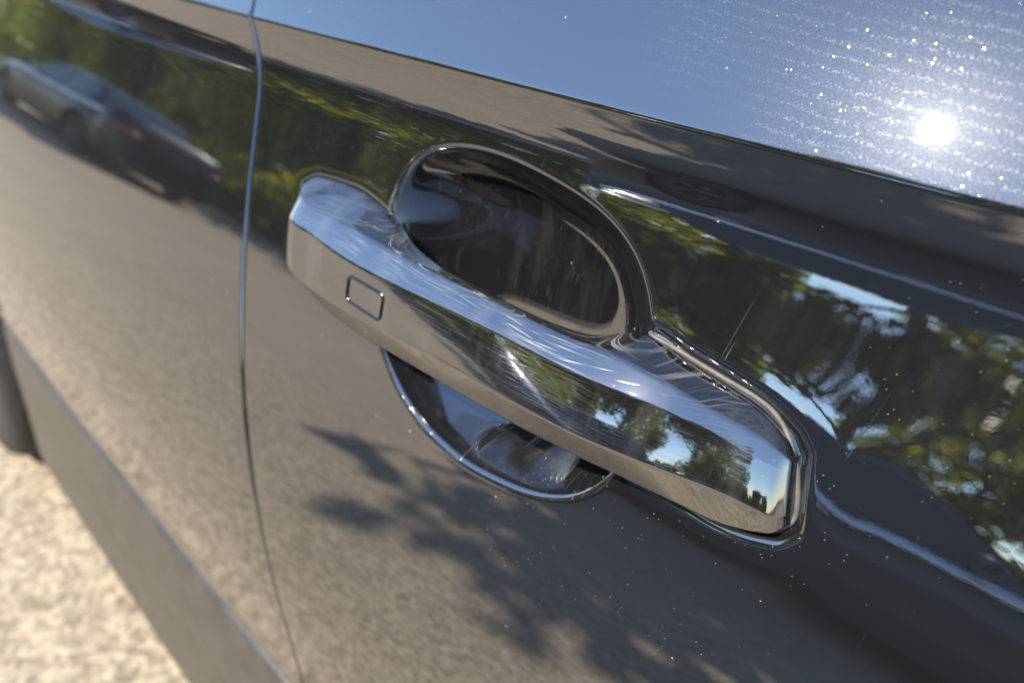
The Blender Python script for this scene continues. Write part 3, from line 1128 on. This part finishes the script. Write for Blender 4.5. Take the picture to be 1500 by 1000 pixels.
CR = [crown_mesh("crown", 2.6, 5.2, 4200, .16, 34, 1), crown_mesh("crown", 2.2, 6.2, 4600, .15, 30, 2), crown_mesh("crown", 3.0, 4.6, 4400, .17, 38, 3)]
CR.append(crown_mesh("crown", 2.5, 5.2, 8500, .15, 44, 5))
for i, c in enumerate(CR):
    c.materials.append(M_leaf[(0, 1, 0, 3)[i]])
tk = []
for i in range(3):
    t_ = MB()
    t_.tube([(0, 0, -.05), (.03, .02, .8), (.0, .06, 1.9), (.08, .02, 3.2), (.05, .05, 4.6)], [.19, .15, .13, .10, .04], 10)
    rr = random.Random(i)
    for k in range(7):
        a = k * 2.4 + i; z0 = 1.7 + k * .36
        L_ = rr.uniform(1.0, 1.7)
        t_.tube([(.02, .05, z0), (math.cos(a) * L_ * .5, math.sin(a) * L_ * .5, z0 + .5), (math.cos(a) * L_, math.sin(a) * L_, z0 + 1.1)], [.06, .04, .015], 6)
    tk.append(mesh("trunk", t_.v, t_.f))
    tk[-1].materials.append(M_bark)


def tree(x, y, kind, sc, rz, label, low=1.3):
    r_ = empty("tree", (x, y, .1), rz)
    tag(r_, label, "tree", "trees beyond the parked cars")
    r_.scale = (sc, sc, sc)
    link("trunk", tk[kind % 3], None, r_)
    c = link("crown", CR[kind], None, r_, smooth=False)
    c.location = (0, 0, 2.5 if kind == 3 else low)
    return r_


trees = [
    (-62.0, -22.0, 2, 1.7, .3, "large tree farthest left in the mirrored row"),
    (-48.0, -14.0, 0, 1.5, .8, "tall tree second from the left of the mirrored row"),
    (-39.0, -15.0, 2, 1.4, 2.0, "broad tree third from the left of the mirrored row"),
    (-32.0, -12.5, 1, 1.35, .1, "dark tree mirrored at the top left corner of the rear door"),
    (-27.0, -13.5, 0, 1.25, .3, "bright leafy tree mirrored far left above the grey car bonnet"),
    (-21.5, -13.0, 2, 1.25, 1.2, "broad tree mirrored above the grey car windscreen"),
    (-17.0, -12.5, 1, 1.15, 2.2, "dark tall tree mirrored above the grey car roof"),
    (-12.8, -13.2, 0, 1.2, 3.1, "bright tree mirrored over the grey car boot"),
    (-8.8, -12.4, 2, 1.15, 4.0, "spreading tree mirrored along the shut line"),
    (-5.0, -12.6, 1, 1.15, 5.2, "dark tree mirrored beside the grip recess"),
    (-1.1, -8.7, 3, 1.0, .9, "dark dense tree mirrored just right of the grip recess, its shade on the road"),
    (2.4, -8.9, 3, 1.05, 1.9, "dense tree mirrored above the black sedan windows"),
    (0.4, -17.0, 0, 1.0, 2.6, "small thin tree with sky gaps mirrored behind the dense ones"),
    (5.5, -14.0, 0, .8, 0.6, "small tree with sky gaps mirrored at the right edge of the door"),
]
for a in trees:
    tree(*a)
HB = [crown_mesh("foliage", 1.1, 1.7, 4200, .10, 20, 11), crown_mesh("foliage", 1.3, 1.5, 4200, .10, 20, 12)]
for h_ in HB:
    h_.materials.append(M_leaf[2])
bl = ["sunlit shrub at the far left end of the mirrored row", "second sunlit shrub from the left end of the mirrored row", "sunlit shrub behind the grey car bonnet", "sunlit shrub behind the grey car cabin", "sunlit shrub behind the grey car boot", "sunlit shrub mirrored at the shut line",
      "sunlit shrub mirrored left of the handle end", "sunlit shrub mirrored above the handle end", "sunlit shrub behind the black sedan boot", "sunlit shrub behind the black sedan windows", "sunlit shrub behind the black sedan bonnet", "sunlit shrub past the nose of the black sedan"]
for i, lb in enumerate(bl):
    o = link("shrub", HB[i % 2], None, None, smooth=False)
    o.location = (-19.5 + 2.25 * i + rng.uniform(-.3, .3), -7.6 + rng.uniform(-.3, .2), .1)
    o.rotation_euler = (0, 0, rng.uniform(0, 6))
    s = rng.uniform(.85, 1.2); o.scale = (s, s, s)
    tag(o, lb, "shrub", "shrubs along the verge")

# the wood that closes the view far behind the trees: one mass
nW = 34000
wx = rng.uniform(-420, -9, nW)
top_ = 9.0 + 2.2 * np.sin(wx * .21) + 1.6 * np.sin(wx * .53 + 1) + rng.normal(0, .7, nW)
wz = .1 + top_ * rng.random(nW) ** .8
wy = rng.uniform(-37, -29, nW)
c = np.stack([wx, wy, wz], -1)
a = rng.normal(size=(nW, 3)); a /= np.linalg.norm(a, axis=1)[:, None]
b = np.cross(a, rng.normal(size=(nW, 3))); b /= np.linalg.norm(b, axis=1)[:, None]
sz = rng.uniform(.35, .8, (nW, 1))
wood = link("woodland", grid_from_quads("woodland", np.stack([c - a * sz, c + b * sz * .7, c + a * sz, c - b * sz * .7], 1)), M_leaf[0], smooth=False)
tag(wood, "far green wood closing the view behind the trees", "wood", kind='stuff')
